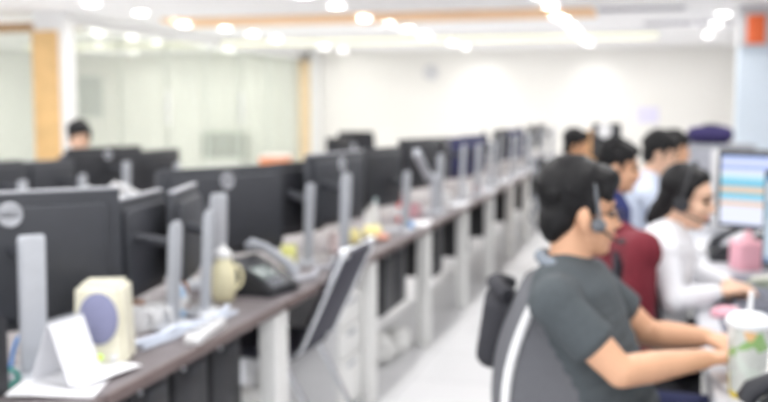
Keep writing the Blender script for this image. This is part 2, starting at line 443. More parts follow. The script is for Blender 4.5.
# ------------------------------------------------------------------ monitors
def text_mesh(txt, size, depth, shear=0.):
    c = bpy.data.curves.new('letters', 'FONT'); c.body = txt; c.size = size; c.extrude = depth; c.align_x = 'CENTER'; c.align_y = 'CENTER'
    o = bpy.data.objects.new('letters', c); COL.objects.link(o); bpy.context.view_layer.update()
    me = bpy.data.meshes.new_from_object(o.evaluated_get(bpy.context.evaluated_depsgraph_get()))
    COL.objects.unlink(o); bpy.data.objects.remove(o)
    return me
LETTERS = text_mesh('DELL', .022, .0012)
def monitor(name, label, R, L, ztop, h, stand, stop, casing, group, logo=True, lit=None, w=None, logo_r=1., base_r=1., wide=.055, bevel_m=None):
    """R and L: the two lower ends of the panel in plan (its screen faces away from the stand). stand: plan position of the stand."""
    R, L = V((*R, 0)), V((*L, 0))
    base = V((stand[0], stand[1], DZ))
    t = thing(name, label, 'monitor', base, 0, group)
    d = (R-L); W = d.length; d.normalize()
    c = (R+L)/2
    n = V((d.y, -d.x, 0))
    if n.dot(V((stand[0], stand[1], 0))-c) < 0: n = -n     # n: from the panel to the stand, the back side
    if d.cross(n).z < 0: d = -d                           # keep the frame right-handed
    M = Matrix.Identity(4)
    M.col[0] = (*d, 0); M.col[1] = (*n, 0); M.col[2] = (0, 0, 1, 0)
    def P(o):                                             # from the panel's frame to the thing's frame
        o.matrix_local = Matrix.Translation(V((c.x-base.x, c.y-base.y, 0))) @ M
        return o
    zc = ztop-h/2-DZ
    sx = d.dot(V((stand[0], stand[1], 0))-c)
    sy = n.dot(V((stand[0], stand[1], 0))-c)
    k = MB(); k.box((0, 0, zc), (W, .026, h), bev=.005)
    P(k.build('bezel', casing, t))
    if bevel_m:
        k = MB(); k.box((0, .002, zc+h/2+.002), (W-.01, .024, .008), bev=.003); P(k.build('top_trim', bevel_m, t))
    k = MB(); k.box((0, .022, zc), (W*.86, .03, h*.82), bev=.013)
    P(k.build('back_shell', casing, t))
    k = MB(); k.box((0, -.0135, zc), (W-.024, .003, h-.028))
    P(k.build('screen', lit or SCREENOFF, t))
    # stand column: a flat slightly leaning post, with a glossy top, on an oval foot
    y0 = sy; hh = stop-DZ
    k = MB(); k.prism([(y0-.012, .012), (y0+.018, .012), (y0+.034, hh-.02), (y0+.028, hh), (y0+.012, hh), (y0+.004, hh-.02)], 'x', sx-wide/2, sx+wide/2)
    bmesh.ops.bevel(k.bm, geom=k.bm.edges[:], offset=.004, segments=2, affect='EDGES')
    P(k.build('stand_column', SILVER, t))
    sp = max(-W*.3, min(W*.3, sx)); k = MB(); k.tube([(sx, y0+.005, hh*.80), (sp, .03, hh*.84)], .017, 10)
    P(k.build('tilt_bracket', DARK, t))
    k = MB(); k.rev([(0, 0), (.10, 0), (.105, .006), (.09, .014), (.03, .018), (0, .018)], n=30)
    k.xf(Matrix.Translation((sx, y0*(.75 if base_r == 1 else .92), 0)) @ Matrix.Diagonal((1.15*base_r, .8*base_r, 1, 1)))
    P(k.build('stand_base', SILVER, t))
    if logo:
        k = MB(); zl = zc+h*.5-.055
        q = .03*logo_r
        pts = [(q*math.cos(a*PI/14), .0375, zl+q*math.sin(a*PI/14)) for a in range(28)]
        k.tube(pts, .0042, 8, True); k.cyl((0, .036, zl), (0, .038, zl), q*.93, n=24)
        e = P(k.build('emblem', mat('emblem_grey', (186, 188, 194), .35, .3) if logo_r == 1 else WHITEP, t))
        if logo_r != 1: return t
        lo = bpy.data.objects.new('emblem_lettering', LETTERS); COL.objects.link(lo); lo.parent = e
        if not LETTERS.materials: LETTERS.materials.append(mat('emblem_dark', (90, 92, 98), .4))
        lo.matrix_local = Matrix.Translation((0, .0395, zl)) @ Matrix.Rotation(PI, 4, 'Z') @ Matrix.Rotation(PI/2, 4, 'X')
    return t
GB = 'monitors on the left desks, backs to the aisle'
RIM = mat('light_grey_rim', (176, 178, 184), .4)
monitor('monitor', 'large dark monitor with round emblem nearest the camera, beside the cream speaker', (-1.487, 2.453), (-1.887, 1.979), 1.19, .38, (-1.53, 2.095), 1.10, DARK, GB, base_r=.8, bevel_m=RIM, wide=.065)
monitor('monitor', 'dark monitor right behind the cream speaker, its stand the shortest silver post', (-1.655, 3.00), (-1.594, 2.60), 1.135, .33, (-1.46, 2.705), 1.065, DARK, GB, False, base_r=.75, bevel_m=RIM, wide=.055)
monitor('monitor', 'dark angled monitor between the speaker monitor and the widest one, thin silver post', (-1.635, 3.22), (-1.53, 2.84), 1.14, .33, (-1.45, 2.915), 1.08, DARK, GB, False, base_r=.72, bevel_m=RIM, wide=.045)
monitor('monitor', 'wide black monitor with round emblem behind the cream jug and desk phone', (-1.58, 3.94), (-1.88, 3.38), 1.175, .37, (-1.62, 3.37), 1.095, DARK, GB, True, wide=.065)
monitor('monitor', 'black monitor turned edgeways just beyond the widest one, slim leaning post', (-1.55, 4.40), (-1.66, 4.04), 1.17, .34, (-1.47, 3.97), 1.09, BLACK, GB, False, base_r=.6, wide=.04)
monitor('monitor', 'black monitor with round emblem above the yellow food bags', (-1.42, 4.64), (-1.52, 4.10), 1.205, .34, (-1.345, 4.10), 1.13, DARK, GB, True, base_r=.62, bevel_m=RIM)
monitor('monitor', 'dark monitor just past the food bags, silver post by the red bottle', (-1.42, 5.38), (-1.52, 4.90), 1.20, .33, (-1.345, 5.2), 1.07, BLACK, GB, False)
monitor('monitor', 'black monitor behind the red bottle', (-1.44, 6.42), (-1.56, 5.92), 1.22, .33, (-1.37, 6.2), 1.12, BLACK, GB, False)
far0 = monitor('monitor', 'black monitor on the desk of the red bottle, at its far end', (-1.50, 7.06), (-1.45, 6.58), 1.21, .32, (-1.345, 6.85), 1.16, BLACK, GB, False)
fa1 = monitor('monitor', 'dark monitor, first one past the red bottle desk, turned to the camera', (-1.42, 7.72), (-1.56, 7.26), 1.19, .32, (-1.345, 7.5), 1.14, NAVYP, GB, False)
prev = {0: (far0, V((-1.345, 6.85, DZ))), 1: (fa1, V((-1.345, 7.5, DZ)))}
for k in range(10):
    src, b0 = prev[1 if k in (0, 4) else 0]
    y = 8.1+.6*k
    put(src, (-1.335-.03*(k % 2), y, DZ), random.uniform(-.12, .12), '%s left-row monitor beyond the navy one past the red bottle' % ordn[k])
# the row behind, near the seated man
G2 = 'monitors of the row behind the aisle desks'
monitor('monitor', 'dark monitor at the left end of the row behind, cut by the picture edge', (-3.72, 5.05), (-3.86, 4.56), 1.105, .33, (-3.55, 4.8), 1.0, DARK, G2, False)
monitor('monitor', 'dark monitor left of the seated man behind the desks', (-3.68, 5.52), (-3.74, 5.10), 1.088, .33, (-3.52, 5.36), 1.0, DARK, G2, False)
monitor('monitor', 'dark monitor directly below the face of the man seated at the back left', (-3.64, 6.32), (-3.86, 5.72), 1.145, .35, (-3.55, 5.95), 1.05, BLACK, G2, True)
monitor('monitor', 'dark monitor right of the man seated at the back left', (-3.70, 7.02), (-3.78, 6.40), 1.095, .33, (-3.56, 6.7), 1.0, BLACK, G2, False)
monitor('monitor', 'dark monitor of the back row showing above the black edgeways monitor', (-3.62, 11.3), (-3.74, 10.8), 1.07, .33, (-3.5, 11.05), 1.0, BLACK, G2, False)
# right side
GR = 'monitors on the right desks'
bands = [(0, (214, 222, 250)), (.03, (236, 240, 254)), (.27, (236, 208, 190)), (.34, (222, 232, 250)), (.38, (118, 208, 236)), (.46, (232, 205, 180)), (.53, (228, 214, 200)), (.56, (110, 200, 232)), (.64, (190, 232, 246)), (.72, (232, 238, 254)), (.80, (168, 190, 246)), (.86, (222, 228, 252)), (.94, (180, 200, 250))]
SCR = stripes_mat('lit_screen_table', bands, 1.12)
SCR2 = stripes_mat('lit_screen_pale', [(0, (150, 170, 205)), (.06, (214, 230, 246)), (.5, (196, 222, 240)), (.7, (222, 236, 248)), (.92, (120, 170, 220))], .9)
monitor('monitor', 'lit monitor showing a table of cyan and tan rows, facing the camera', (.72, 3.90), (.262, 4.14), 1.243, .305, (.60, 4.25), 1.1, BLACK, GR, False, SCR)
monitor('monitor', 'lit monitor at the right picture edge, only its near bezel showing', (.63, 2.80), (.343, 3.2), 1.228, .30, (.66, 3.1), 1.1, BLACK, GR, False, SCR2)
monitor('monitor', 'dark monitor beyond the lit table screen, only its top edge showing', (.84, 5.22), (.33, 5.36), 1.205, .32, (.62, 5.45), 1.1, DARK, GR, False)
wc = thing('storage_cabinet', 'pale grey cabinet carrying the dark purple bag at the back right', 'cabinet', (.50, 8.55, 0))
MB().box((0, 0, .56), (.6, .4, 1.12), bev=.006).build('body', GREYP, wc)
for sx in (-.15, .15):
    d_ = MB().box((sx, -.208, .56), (.29, .02, 1.06), bev=.004).build('door', mat('cool_grey_metal', (168, 170, 180), .5), wc)
    MB().box((sx*.2, -.226, .65), (.014, .018, .12)).build('handle', SILVER, d_)
k = MB(); k.cap((-.12, 0, .07), (.12, 0, .07), .07); k.cap((-.13, .03, .05), (.13, .03, .05), .06); k.cap((-.08, -.02, .10), (.09, 0, .105), .045)
o = k.blob('holdall', mat('dark_purple_cloth', (58, 50, 100), .8, 0, .1, 30, .1), None, .012, 4, .01, .08); o.location = (.45, 8.5, 1.12)
zm = min(v.co.z for v in o.data.vertices)
for v in o.data.vertices: v.co.z -= zm
tag(o, 'dark purple soft bag lying on the pale grey cabinet at the back right', 'bag')
k = MB(); k.tube([(-.07, -.02, .13), (-.05, -.03, .16), (.05, -.03, .165), (.07, -.02, .13)], .008, 8); k.build('carry_strap', DARK, o)
wl = thing('low_cabinet', 'low white cabinet under the black monitor with the big white emblem', 'cabinet', (-.36, 7.66, 0))
MB().box((0, 0, .365), (.56, .4, .73), bev=.006).build('body', WHITEP, wl)
for sx in (-.14, .14):
    d_ = MB().box((sx, -.208, .38), (.27, .02, .66), bev=.004).build('door', LEGM, wl)
    MB().box((sx*.25, -.226, .5), (.014, .018, .12)).build('handle', SILVER, d_)
monitor('monitor', 'black monitor with a big white round emblem, back right by the far person', (-.25, 7.66), (-.47, 7.74), 1.30, .27, (-.36, 7.56), 1.15, BLACK, GR, True, logo_r=1.8)
# ------------------------------------------------------------------ things on the left desks
def speaker():
    t = thing('desk_speaker', 'cream desktop speaker with a round violet-blue cloth front', 'speaker', (-1.43, 2.27, DZ), math.radians(19)); t.scale = (1.1, 1.1, 1.08)
    # local +y points back, the grille looks along -y
    k = MB(); k.prism([(-.066, 0), (.066, 0), (.057, .205), (-.057, .205)], 'y', -.055, .065)
    bmesh.ops.bevel(k.bm, geom=k.bm.edges[:], offset=.012, segments=3, affect='EDGES')
    k.build('body', CREAM, t)
    k = MB(); k.rev([(0, .012), (.035, .011), (.046, .006), (.05, 0), (.05, -.004), (0, -.004)], (0, 0, 0), (0, -1, 0), 36)
    k.xf(Matrix.Translation((0, -.056, .122)) @ Matrix.Diagonal((.98, 1, 1.34, 1)))
    k.build('grille', mat('violet_cloth', (140, 142, 174), .9, 0, .12, 300, .3), t)
    k = MB(); k.tube([(.050*math.cos(a*PI/20), -.057, .122+.068*math.sin(a*PI/20)) for a in range(40)], .003, 8, True)
    k.build('grille_ring', CREAM, t)
    MB().cyl((.0, -.054, .026), (0, -.062, .026), .007, n=14).build('power_light', emit('green_led', (196, 240, 60), 1.6), t)
    MB().cyl((.035, -.054, .026), (.035, -.066, .026), .009, n=16).build('volume_knob', WHITEP, t)
speaker()
fh_ = thing('file_holder', 'black upright file holder at the left picture edge before the nearest monitor', 'file holder', (-1.532, 1.83, DZ), 0)
k = MB(); k.prism([(-.12, 0), (.12, 0), (.12, .18), (-.02, .29), (-.12, .29)], 'x', -.04, .04); bmesh.ops.bevel(k.bm, geom=k.bm.edges[:], offset=.004, segments=2, affect='EDGES'); k.build('shell', BLACK, fh_)
MB().box((0, -.115, .292), (.07, .01, .008)).build('rim', SILVER, fh_)
def tent():
    t = thing('tent_calendar', 'white folded tent calendar standing on papers at the front of the desk', 'calendar', (-1.415, 2.07, DZ+.012), math.radians(-8))
    h, w = .150, .062
    for s, n in ((1, 'front_leaf'), (-1, 'back_leaf')):
        k = MB(); k.grid(lambda u, v: ((u-.5)*2*w*.0+s*.062*(1-v)+s*.003*v, (u-.5)*2*w, h*v), 4, 6, .0025)
        k.build(n, mat('white_card', (240, 241, 246), .6, 0, .015), t)
    k = MB()
    for j in range(14):
        y = -w+.006+j*(2*w-.012)/13
        k.tube([(.007*math.cos(a*PI/5), y, h+.002+.007*math.sin(a*PI/5)) for a in range(10)], .0009, 5, True)
    k.build('wire_binding', SILVER, t)
tent()
def sheet(label, x, y, z, w, l, rz, n=1, m=PAPER, name='paper_sheet', cat='paper', curl=.006):
    k = MB(); ph = random.uniform(0, 6)
    k.grid(lambda u, v: ((u-.5)*w, (v-.5)*l, curl*(.5+.5*math.sin(3*u+ph+2*v))+.001), 8, 8, .0012*n)
    o = k.build(name, m); o.location = (x, y, z); o.rotation_euler = (0, 0, rz)
    return tag(o, label, cat)
sheet('white sheet of paper under the tent calendar', -1.42, 2.08, DZ+.001, .21, .30, .3)
sheet('loose white sheet by the aisle edge, below the cream speaker', -1.385, 2.13, DZ+.0095, .15, .22, -.2, curl=.003)
def cable(label, pts, r, m, name='cable'):
    ps = []
    P_ = [V(p) for p in pts]; P_ = [P_[0]]+P_+[P_[-1]]
    for i in range(1, len(P_)-2):
        for q in range(8):
            u = q/8; a, b_, c, d = P_[i-1], P_[i], P_[i+1], P_[i+2]
            ps.append(.5*((2*b_)+(c-a)*u+(2*a-5*b_+4*c-d)*u*u+(3*b_-a-3*c+d)*u**3))
    ps.append(P_[-2])
    return tag(MB().tube(ps, r, 8).build(name, m), label, 'cable')
cable('blue cable looping on the desk behind the tent calendar', [(-1.62, 2.12, DZ+.008), (-1.60, 2.14, DZ+.09), (-1.555, 2.22, DZ+.085), (-1.52, 2.25, DZ+.02), (-1.56, 2.34, DZ+.006)], .005, mat('blue_rubber', (70, 140, 215), .5))
cable('teal cable at the left picture edge beside the blue one', [(-1.50, 1.90, DZ+.01), (-1.52, 1.98, DZ+.045), (-1.53, 2.03, DZ+.02), (-1.53, 2.02, DZ+.006), (-1.5, 1.92, DZ+.005)], .006, mat('teal_rubber', (70, 165, 150), .5))
pale = mat('pale_cable', (212, 220, 235), .45, 0, .03)
cable('thick pale cable running along the edge of the desk with the speaker', [(-1.43, 2.42, DZ+.012), (-1.40, 2.52, DZ+.014), (-1.41, 2.64, DZ+.012), (-1.37, 2.74, DZ+.012), (-1.37, 2.88, DZ+.012), (-1.39, 2.97, DZ+.012)], .011, pale)
cable('second pale cable beside the thick one, towards the stands', [(-1.39, 2.40, DZ+.008), (-1.37, 2.55, DZ+.008), (-1.38, 2.68, DZ+.008), (-1.345, 2.80, DZ+.008), (-1.34, 2.93, DZ+.008)], .007, pale)
cable('pale grey cable looped on the desk edge past the phone', [(-1.33, 3.36, DZ+.01), (-1.36, 3.5, DZ+.012), (-1.31, 3.62, DZ+.015), (-1.35, 3.75, DZ+.02), (-1.30, 3.88, DZ+.012), (-1.32, 4.05, DZ+.012)], .010, mat('grey_cable', (196, 198, 206), .35, .2, .03))
ps_ = thing('power_strip', 'flat white power strip lying between the silver stands', 'power strip', (-1.30, 2.62, DZ), math.radians(8))
MB().box((0, 0, .016), (.05, .26, .03), bev=.006).build('body', WHITEP, ps_)
for j in range(4): MB().cyl((0, -.09+.06*j, .031), (0, -.09+.06*j, .0335), .017, n=18).build('socket', GREYP, ps_)
def mug(label, x, y, z, r, h, m, cat='cup', handle=True, name='mug', group=None):
    t = thing(name, label, cat, (x, y, z), random.uniform(-.5, .5), group)
    MB().rev([(0, 0), (r*.86, 0), (r*.9, .004), (r, h*.5), (r, h), (r-.004, h), (r-.005, h*.5), (r*.82, .008), (0, .008)], n=28).build('body', m, t)
    if not handle: MB().tube([(r*math.cos(a*PI/14), r*math.sin(a*PI/14), h) for a in range(28)], .003, 8, True).build('rim', m, t)
    if handle: MB().tube([(r*.96+.028*math.sin(a*PI/10), 0, h*.5-.03*math.cos(a*PI/10)) for a in range(11)], .005, 8).build('handle', m, t)
    return t
mug('white mug left of the pair behind the cream speaker', -1.53, 2.61, DZ, .038, .075, WHITEP, group='white mugs')
mug('white mug right of the pair, next to the first silver post', -1.50, 2.685, DZ, .034, .07, WHITEP, group='white mugs')
def bottle(label, x, y, r, h, body, capm, name='bottle', cat='bottle', cr=.4):
    t = thing(name, label, cat, (x, y, DZ))
    MB().rev([(0, 0), (r*.9, 0), (r, .006), (r, h*.66), (r*.85, h*.76), (r*cr, h*.86), (r*cr, h*.9), (0, h*.9)], n=26).build('body', body, t)
    MB().cyl((0, 0, h*.885), (0, 0, h), r*cr*1.15, n=20, bev=.003).build('bottle_cap', capm, t)
    MB().rev([(r+.0008, h*.22), (r+.0012, h*.23), (r+.0012, h*.52), (r+.0008, h*.53)], n=26).build('wrap', WHITEP, t)
    return t
bottle('small brown bottle behind the thin silver post', -1.53, 2.90, .026, .13, mat('brown_glass', (150, 92, 52), .25), DARK)
bottle('pale blue plastic bottle between two silver posts', -1.50, 2.82, .027, .135, mat('pale_blue_plastic', (176, 206, 234), .3), WHITEP)
jar = thing('brown_box', 'small brown paper box lying behind the white mugs', 'box', (-1.605, 2.70, DZ), .3)
MB().box((0, 0, .032), (.07, .10, .064), bev=.003).build('body', mat('brown_card', (178, 130, 92), .8, 0, .06), jar)
MB().box((0, 0, .065), (.072, .102, .008), bev=.002).build('lid', mat('brown_card_dark', (160, 112, 78), .8), jar)
jg = thing('jug', 'cream round-bellied jug with a side handle next to the desk phone', 'jug', (-1.48, 3.13, DZ), math.radians(40)); jg.scale = (.85, .85, .95)
k = MB(); k.rev([(0, 0), (.04, 0), (.046, .006), (.056, .06), (.052, .115), (.036, .15), (.034, .165), (0, .165)], n=30)
k.build('body', mat('cream_ceramic', (240, 233, 196), .35, 0, .03), jg)
MB().rev([(.036, .163), (.038, .168), (.034, .186), (.014, .198), (.01, .212), (0, .214)], n=26).build('lid', WHITEP, jg)
MB().tube([(.046+.036*math.sin(a*PI/12), 0, .085-.045*math.cos(a*PI/12)) for a in range(13)], .007, 10).build('handle', mat('cream_ceramic', (240, 233, 196)), jg)
def desk_phone(label, x, y, rz, dark, light, group=None):
    t = thing('desk_phone', label, 'phone', (x, y, DZ), rz, group)
    k = MB(); k.prism([(-.10, 0), (.10, 0), (.10, .03), (-.085, .13), (-.10, .13)], 'x', -.1, .1)
    bmesh.ops.bevel(k.bm, geom=k.bm.edges[:], offset=.008, segments=2, affect='EDGES')
    k.build('body', dark, t)
    sl = Euler((math.atan2(-.10, .185), 0, 0))
    k = MB(); k.box((.03, .02, .083), (.10, .07, .006), sl, .002); k.build('display', mat('phone_display', (120, 130, 128), .3), t)
    kp = MB()
    for i in range(3):
        for j in range(4): kp.box((.005+.03*i, .05+.0, .0) if False else (.0+.03*i, .03+.018*j-.0, .074-.0098*j+.0), (.02, .012, .008), sl, .002)
    kp.build('keypad', light, t)
    k = MB(); k.tube([(-.062, -.105, .155), (-.062, -.09, .168), (-.062, -.03, .16), (-.062, .04, .122), (-.062, .09, .085), (-.062, .105, .06)], [.022, .024, .016, .016, .024, .022], 14)
    k.build('handset', light, t)
    k = MB(); k.tube([(-.07+.012*math.cos(a), .11+.010*math.sin(a)-.0022*a, .035-.0004*a) for a in [i*PI/5 for i in range(60)]], .0025, 6)
    k.build('coiled_cord', dark, t)
    return t
desk_phone('black desk phone with a pale grey handset on the desk next to the cream jug', -1.40, 3.31, math.radians(-100), BLACK, GREYP)
# things around the yellow food bags
gp = thing('snack_packet', 'small yellow-green snack packet behind the leaning silver post', 'packet', (-1.53, 3.90, DZ), .4); gp.scale = (.75, .75, .75)
k = MB(); k.grid(lambda u, v: ((u-.5)*.09, .022*math.sin(PI*u)*math.sin(PI*min(max(v, 0), 1)), v*.12), 10, 10)
k.grid(lambda u, v: ((u-.5)*.09, -.022*math.sin(PI*u)*math.sin(PI*min(max(v, 0), 1)), v*.12), 10, 10)
k.build('pouch', mat('lime_foil', (212, 212, 128), .4, 0, .12, 40), gp)
MB().box((0, 0, .122), (.09, .003, .014)).build('seal', mat('pale_lime', (226, 226, 160), .4), gp)
mug('small cream cup in front of the yellow-green packet', -1.50, 3.80, DZ, .030, .05, CREAM, handle=False, name='cup')
mug('pinkish white mug between two silver posts past the green packet', -1.47, 4.36, DZ, .034, .085, mat('pinkish_white', (238, 220, 218), .4), group=None)
ym = mat('yellow_food_bag', (240, 228, 160), .5, 0, .08, 30, .3)
def pouch(label, x, y, sx, sy, sz, m, rz=0, name='food_bag', group=None):
    k = MB()
    for i in range(14):
        a = random.uniform(0, 2*PI)
        k.ell((sx*.55*math.cos(a), sy*.55*math.sin(a), sz*random.uniform(.4, .6)), (sx*.5, sy*.5, sz*.42))
    k.ell((0, 0, sz*.5), (sx*.8, sy*.8, sz*.5))
    o = k.blob(name, m, None, .008, 2, .008, .04); o.location = (x, y, DZ+.002); o.rotation_euler = (0, 0, rz)
    zmin = min(v.co.z for v in o.data.vertices)
    for v in o.data.vertices: v.co.z -= zmin
    return tag(o, label, 'bag', group)
pouch('yellow crumpled food bag right under the monitor with the emblem', -1.46, 4.55, .055, .09, .085, ym, 0, group='yellow food bags')
pouch('yellow crumpled food bag, the far one, before the tall white bottle', -1.43, 4.86, .05, .09, .07, ym, .3, group='yellow food bags')
pouch('low red and cream snack bag at the aisle edge by the yellow bags', -1.35, 4.78, .035, .06, .035, mat('red_cream_bag', (232, 170, 150), .5, 0, .15, 30), .2, name='snack_bag')
bottle('tall white bottle with a pale cap just past the yellow bags', -1.48, 5.02, .038, .20, WHITEP, mat('pale_teal', (206, 226, 230), .4), cr=.7)
sheet('white papers spread along the edge of the desk with the red bottle', -1.36, 5.55, DZ+.001, .16, .3, .1, 6, curl=.02)
rb = bottle('bright red bottle standing by the silver post', -1.46, 5.62, .036, .17, mat('red_plastic', (226, 70, 62), .4), mat('red_plastic', (226, 70, 62)), cr=.8)
bx = thing('blue_box', 'small bright blue box in front of the red bottle', 'box', (-1.34, 5.28, DZ), .2)
MB().box((0, 0, .02), (.06, .09, .04), bev=.003).build('body', mat('bright_blue', (78, 150, 220), .4), bx)
MB().box((0, 0, .041), (.062, .092, .012), bev=.003).build('lid', mat('pale_blue_lid', (150, 196, 236), .4), bx)
mug('pink mug behind the blue box, next to the red bottle', -1.45, 5.86, DZ, .036, .085, mat('dull_pink', (206, 160, 168), .5))
# grey monitor arm clamped past the red bottle
ma = thing('jointed_monitor_mount', 'pale grey jointed monitor mount reaching over the desk past the red bottle', 'monitor mount', (-1.36, 6.02, DZ))
MB().box((0, 0, .012), (.10, .10, .024), bev=.004).build('clamp_base', SILVER, ma)
MB().cyl((0, 0, .02), (0, 0, .25), .02).build('post', SILVER, ma)
MB().box((-.03, -.17, .33), (.045, .40, .05), Euler((math.radians(-28), 0, 0)), .012).build('upper_arm', SILVER, ma)
MB().cyl((-.03, 0, .24), (.03, 0, .24), .034).build('elbow_joint', SILVER, ma)
for k_, (x, y, lab) in enumerate([(-1.4, 6.55, 'white paper cup on the desk just beyond the jointed monitor arm'), (-1.38, 7.3, 'white paper cup by the navy monitor'), (-1.4, 8.3, 'white paper cup on the far part of the left row')]):
    mug(lab, x, y, DZ, .04, .10, WHITEP, handle=False, name='paper_cup', group='white paper cups')
for k_, y in enumerate([6.75, 7.9, 8.9, 9.9, 11.0]):
    sheet('papers lying at the desk edge, %s pile after the jointed monitor arm' % ordn[k_], -1.37, y, DZ+.001, .2, .3, random.uniform(-.3, .3), 10, curl=.012)
pouch('small brown-red bag on the desk below the navy monitor', -1.38, 7.62, .05, .08, .07, mat('brick_bag', (190, 120, 110), .6), 0, name='snack_bag')
ob_ = thing('carton', 'white and orange carton on the back row, showing above the edgeways monitor', 'box', (-3.62, 8.9, DZ), .2)
MB().box((0, 0, .115), (.26, .36, .23), bev=.004).build('body', mat('pale_card', (240, 226, 214), .7), ob_)
MB().box((0, 0, .17), (.264, .364, .07), bev=.003).build('printed_band', mat('orange_print', (236, 150, 100), .6), ob_)
# white phones on the back row
for k_, (x, y, lab) in enumerate([(-3.40, 5.36, 'white desk phone left in front of the seated man'), (-3.42, 5.72, 'white desk phone right in front of the seated man')]):
    p = desk_phone(lab, x, y, math.radians(-80), WHITEP, WHITEP, 'white phones on the back row'); p.location.z = DZ
# visitor chair pushed under the desk from the aisle
fc = thing('visitor_chair', 'dark grey visitor chair with chrome frame, pushed under the left desk from the aisle', 'chair', (-1.565, 3.71, 0), 0)
pad = mat('dark_grey_vinyl', (66, 66, 78), .75, 0, .05)
MB().box((0, 0, .435), (.42, .42, .05), bev=.02).build('seat', pad, fc)
k = MB(); k.box((0, 0, 0), (.035, .38, .42), bev=.014); k.xf(Matrix.Translation((.315, 0, .655)) @ Matrix.Rotation(math.radians(25), 4, 'Y')); k.build('backrest', pad, fc)
for sy in (-.205, .205):
    MB().tube([(-.20, sy, .012), (-.19, sy, .40), (-.12, sy, .415), (.16, sy, .415), (.235, sy, .455), (.415, sy, .845), (.417, sy*.9, .862)], .009, 10).build('side_frame', CHROME, fc)
    MB().tube([(.16, sy*.97, .405), (.38, sy*.97, .012)], .010, 10).build('leg', CHROME, fc)
    k = MB(); k.ell((.412, sy*.9, .855), (.024, .028, .024)); k.build('corner_cap', CHROME, fc)
MB().tube([(.417, -.185, .862), (.42, 0, .866), (.417, .185, .862)], .009, 10).build('top_rail', CHROME, fc)

# ------------------------------------------------------------------ chairs
def office_chair(label, x, y, rz, fabric, frame, group=None, top=.99, w=.44, lumbar=.0, lean=-.05, bx=-.24, open_top=False):
    t = thing('office_chair', label, 'office chair', (x, y, 0), rz, group)
    k = MB(); k.box((.02, 0, .428), (.46, .47, .075), bev=.03, seg=3); k.build('seat', fabric, t)
    def back(u, v):
        yy = (u-.5)*w; z = .56+(top-.56)*v
        xx = bx + lean*v*v + .06*(abs(u-.5)*2)**2 - .02*math.sin(v*PI)
        return (xx, yy*(1-.12*v*v), z)
    k = MB(); n_ = 14; rows_ = []
    for sgn in (0, 1):
        for i in range(n_+1):
            rr_ = []
            for j in range(n_+1):
                p = back(i/n_, j/n_); q_ = (1-(2*i/n_-1)**4*.35) if not lumbar else .6+.4*(2*i/n_-1)**2
                rr_.append(k.bm.verts.new((p[0]+sgn*(.03+lumbar*(1-j/n_)**1.1)*q_, p[1], p[2])))
            rows_.append(rr_)
    A_, B_ = rows_[:n_+1], rows_[n_+1:]
    for i in range(n_):
        for j in range(n_):
            k.bm.faces.new([A_[i][j], A_[i][j+1], A_[i+1][j+1], A_[i+1][j]]); k.bm.faces.new([B_[i][j], B_[i+1][j], B_[i+1][j+1], B_[i][j+1]])
    for i in range(n_):
        k.bm.faces.new([A_[i][0], A_[i+1][0], B_[i+1][0], B_[i][0]]); k.bm.faces.new([A_[i][n_], B_[i][n_], B_[i+1][n_], A_[i+1][n_]])
        k.bm.faces.new([A_[0][i], B_[0][i], B_[0][i+1], A_[0][i+1]]); k.bm.faces.new([A_[n_][i], A_[n_][i+1], B_[n_][i+1], B_[n_][i]])
    k.build('backrest', fabric, t)
    edge = [back(1, 1-j/12) for j in range(13)]+[back(1-j/10, 0) for j in range(1, 10)]+[back(0, j/12) for j in range(13)] if open_top else [back(0, j/12) for j in range(13)]+[back(j/10, 1) for j in range(1, 10)]+[back(1, 1-j/12) for j in range(13)]+[back(1-j/10, 0) for j in range(1, 10)]
    k = MB(); k.tube([V(p)+V((-.014, 0, 0)) for p in edge], .012 if open_top else .015, 10, not open_top); k.build('back_frame', frame, t)
    k = MB(); k.tube([(-.10, 0, .41), (-.26, 0, .42), (-.30, 0, .50), (-.275, 0, .62), (-.275, 0, .72)], .018, 10); k.build('back_support', frame, t)
    k = MB(); k.cyl((0, 0, .10), (0, 0, .42), .028); k.build('gas_column', BLACK, t)
    k = MB()
    b_ = MB().cyl((0, 0, .08), (0, 0, .13), .04); bo = b_.build('star_base', frame, t)
    for i in range(5):
        a = i*2*PI/5
        c, s = math.cos(a), math.sin(a)
        k = MB(); k.tube([(c*.03, s*.03, .11), (c*.28, s*.28, .075)], [.02, .014], 8); k.build('base_leg', frame, t)
        k = MB(); k.cyl((c*.28-s*.02, s*.28+c*.02, .028), (c*.28+s*.02, s*.28-c*.02, .028), .028, n=14); k.build('caster', BLACK, t)
    return t
FAB = mat('grey_chair_fabric', (104, 105, 110), .9, 0, .08, 200, .2)
FABD = mat('black_chair_fabric', (52, 53, 58), .9, 0, .08, 200, .2)
office_chair('grey fabric office chair with a white frame under the man in the grey polo', -.07, 2.565, math.radians(6), FAB, WHITEP, w=.42, lumbar=.25, lean=.075, bx=-.33, open_top=True, top=.975)
office_chair('office chair with the dark red jacket, under the woman in white', .16, 3.58, math.radians(20), FABD, BLACK, top=.90, w=.36)
office_chair('office chair under the man in navy', -.17, 4.73, 0, FABD, GREYP)
office_chair('office chair under the man in the pale blue shirt', -.07, 5.83, 0, FABD, GREYP)
office_chair('office chair under the dark-haired person partly behind the pale blue shirt', -.0, 6.97, 0, FABD, GREYP)
office_chair('office chair under the farthest seated person on the right', -.69, 8.15, 0, FABD, GREYP)
office_chair('chair under the man at the back left', -4.45, 6.5, math.radians(-20), FABD, GREYP)
office_chair('black chair back rising above the back row, in front of the white wall', -4.2, 13.4, math.radians(-75), FABD, BLACK, top=1.06, w=.56)
box_ = thing('wooden_cabinet', 'narrow tan wooden cabinet behind the farthest seated person on the right', 'cabinet', (-.46, 8.78, 0))
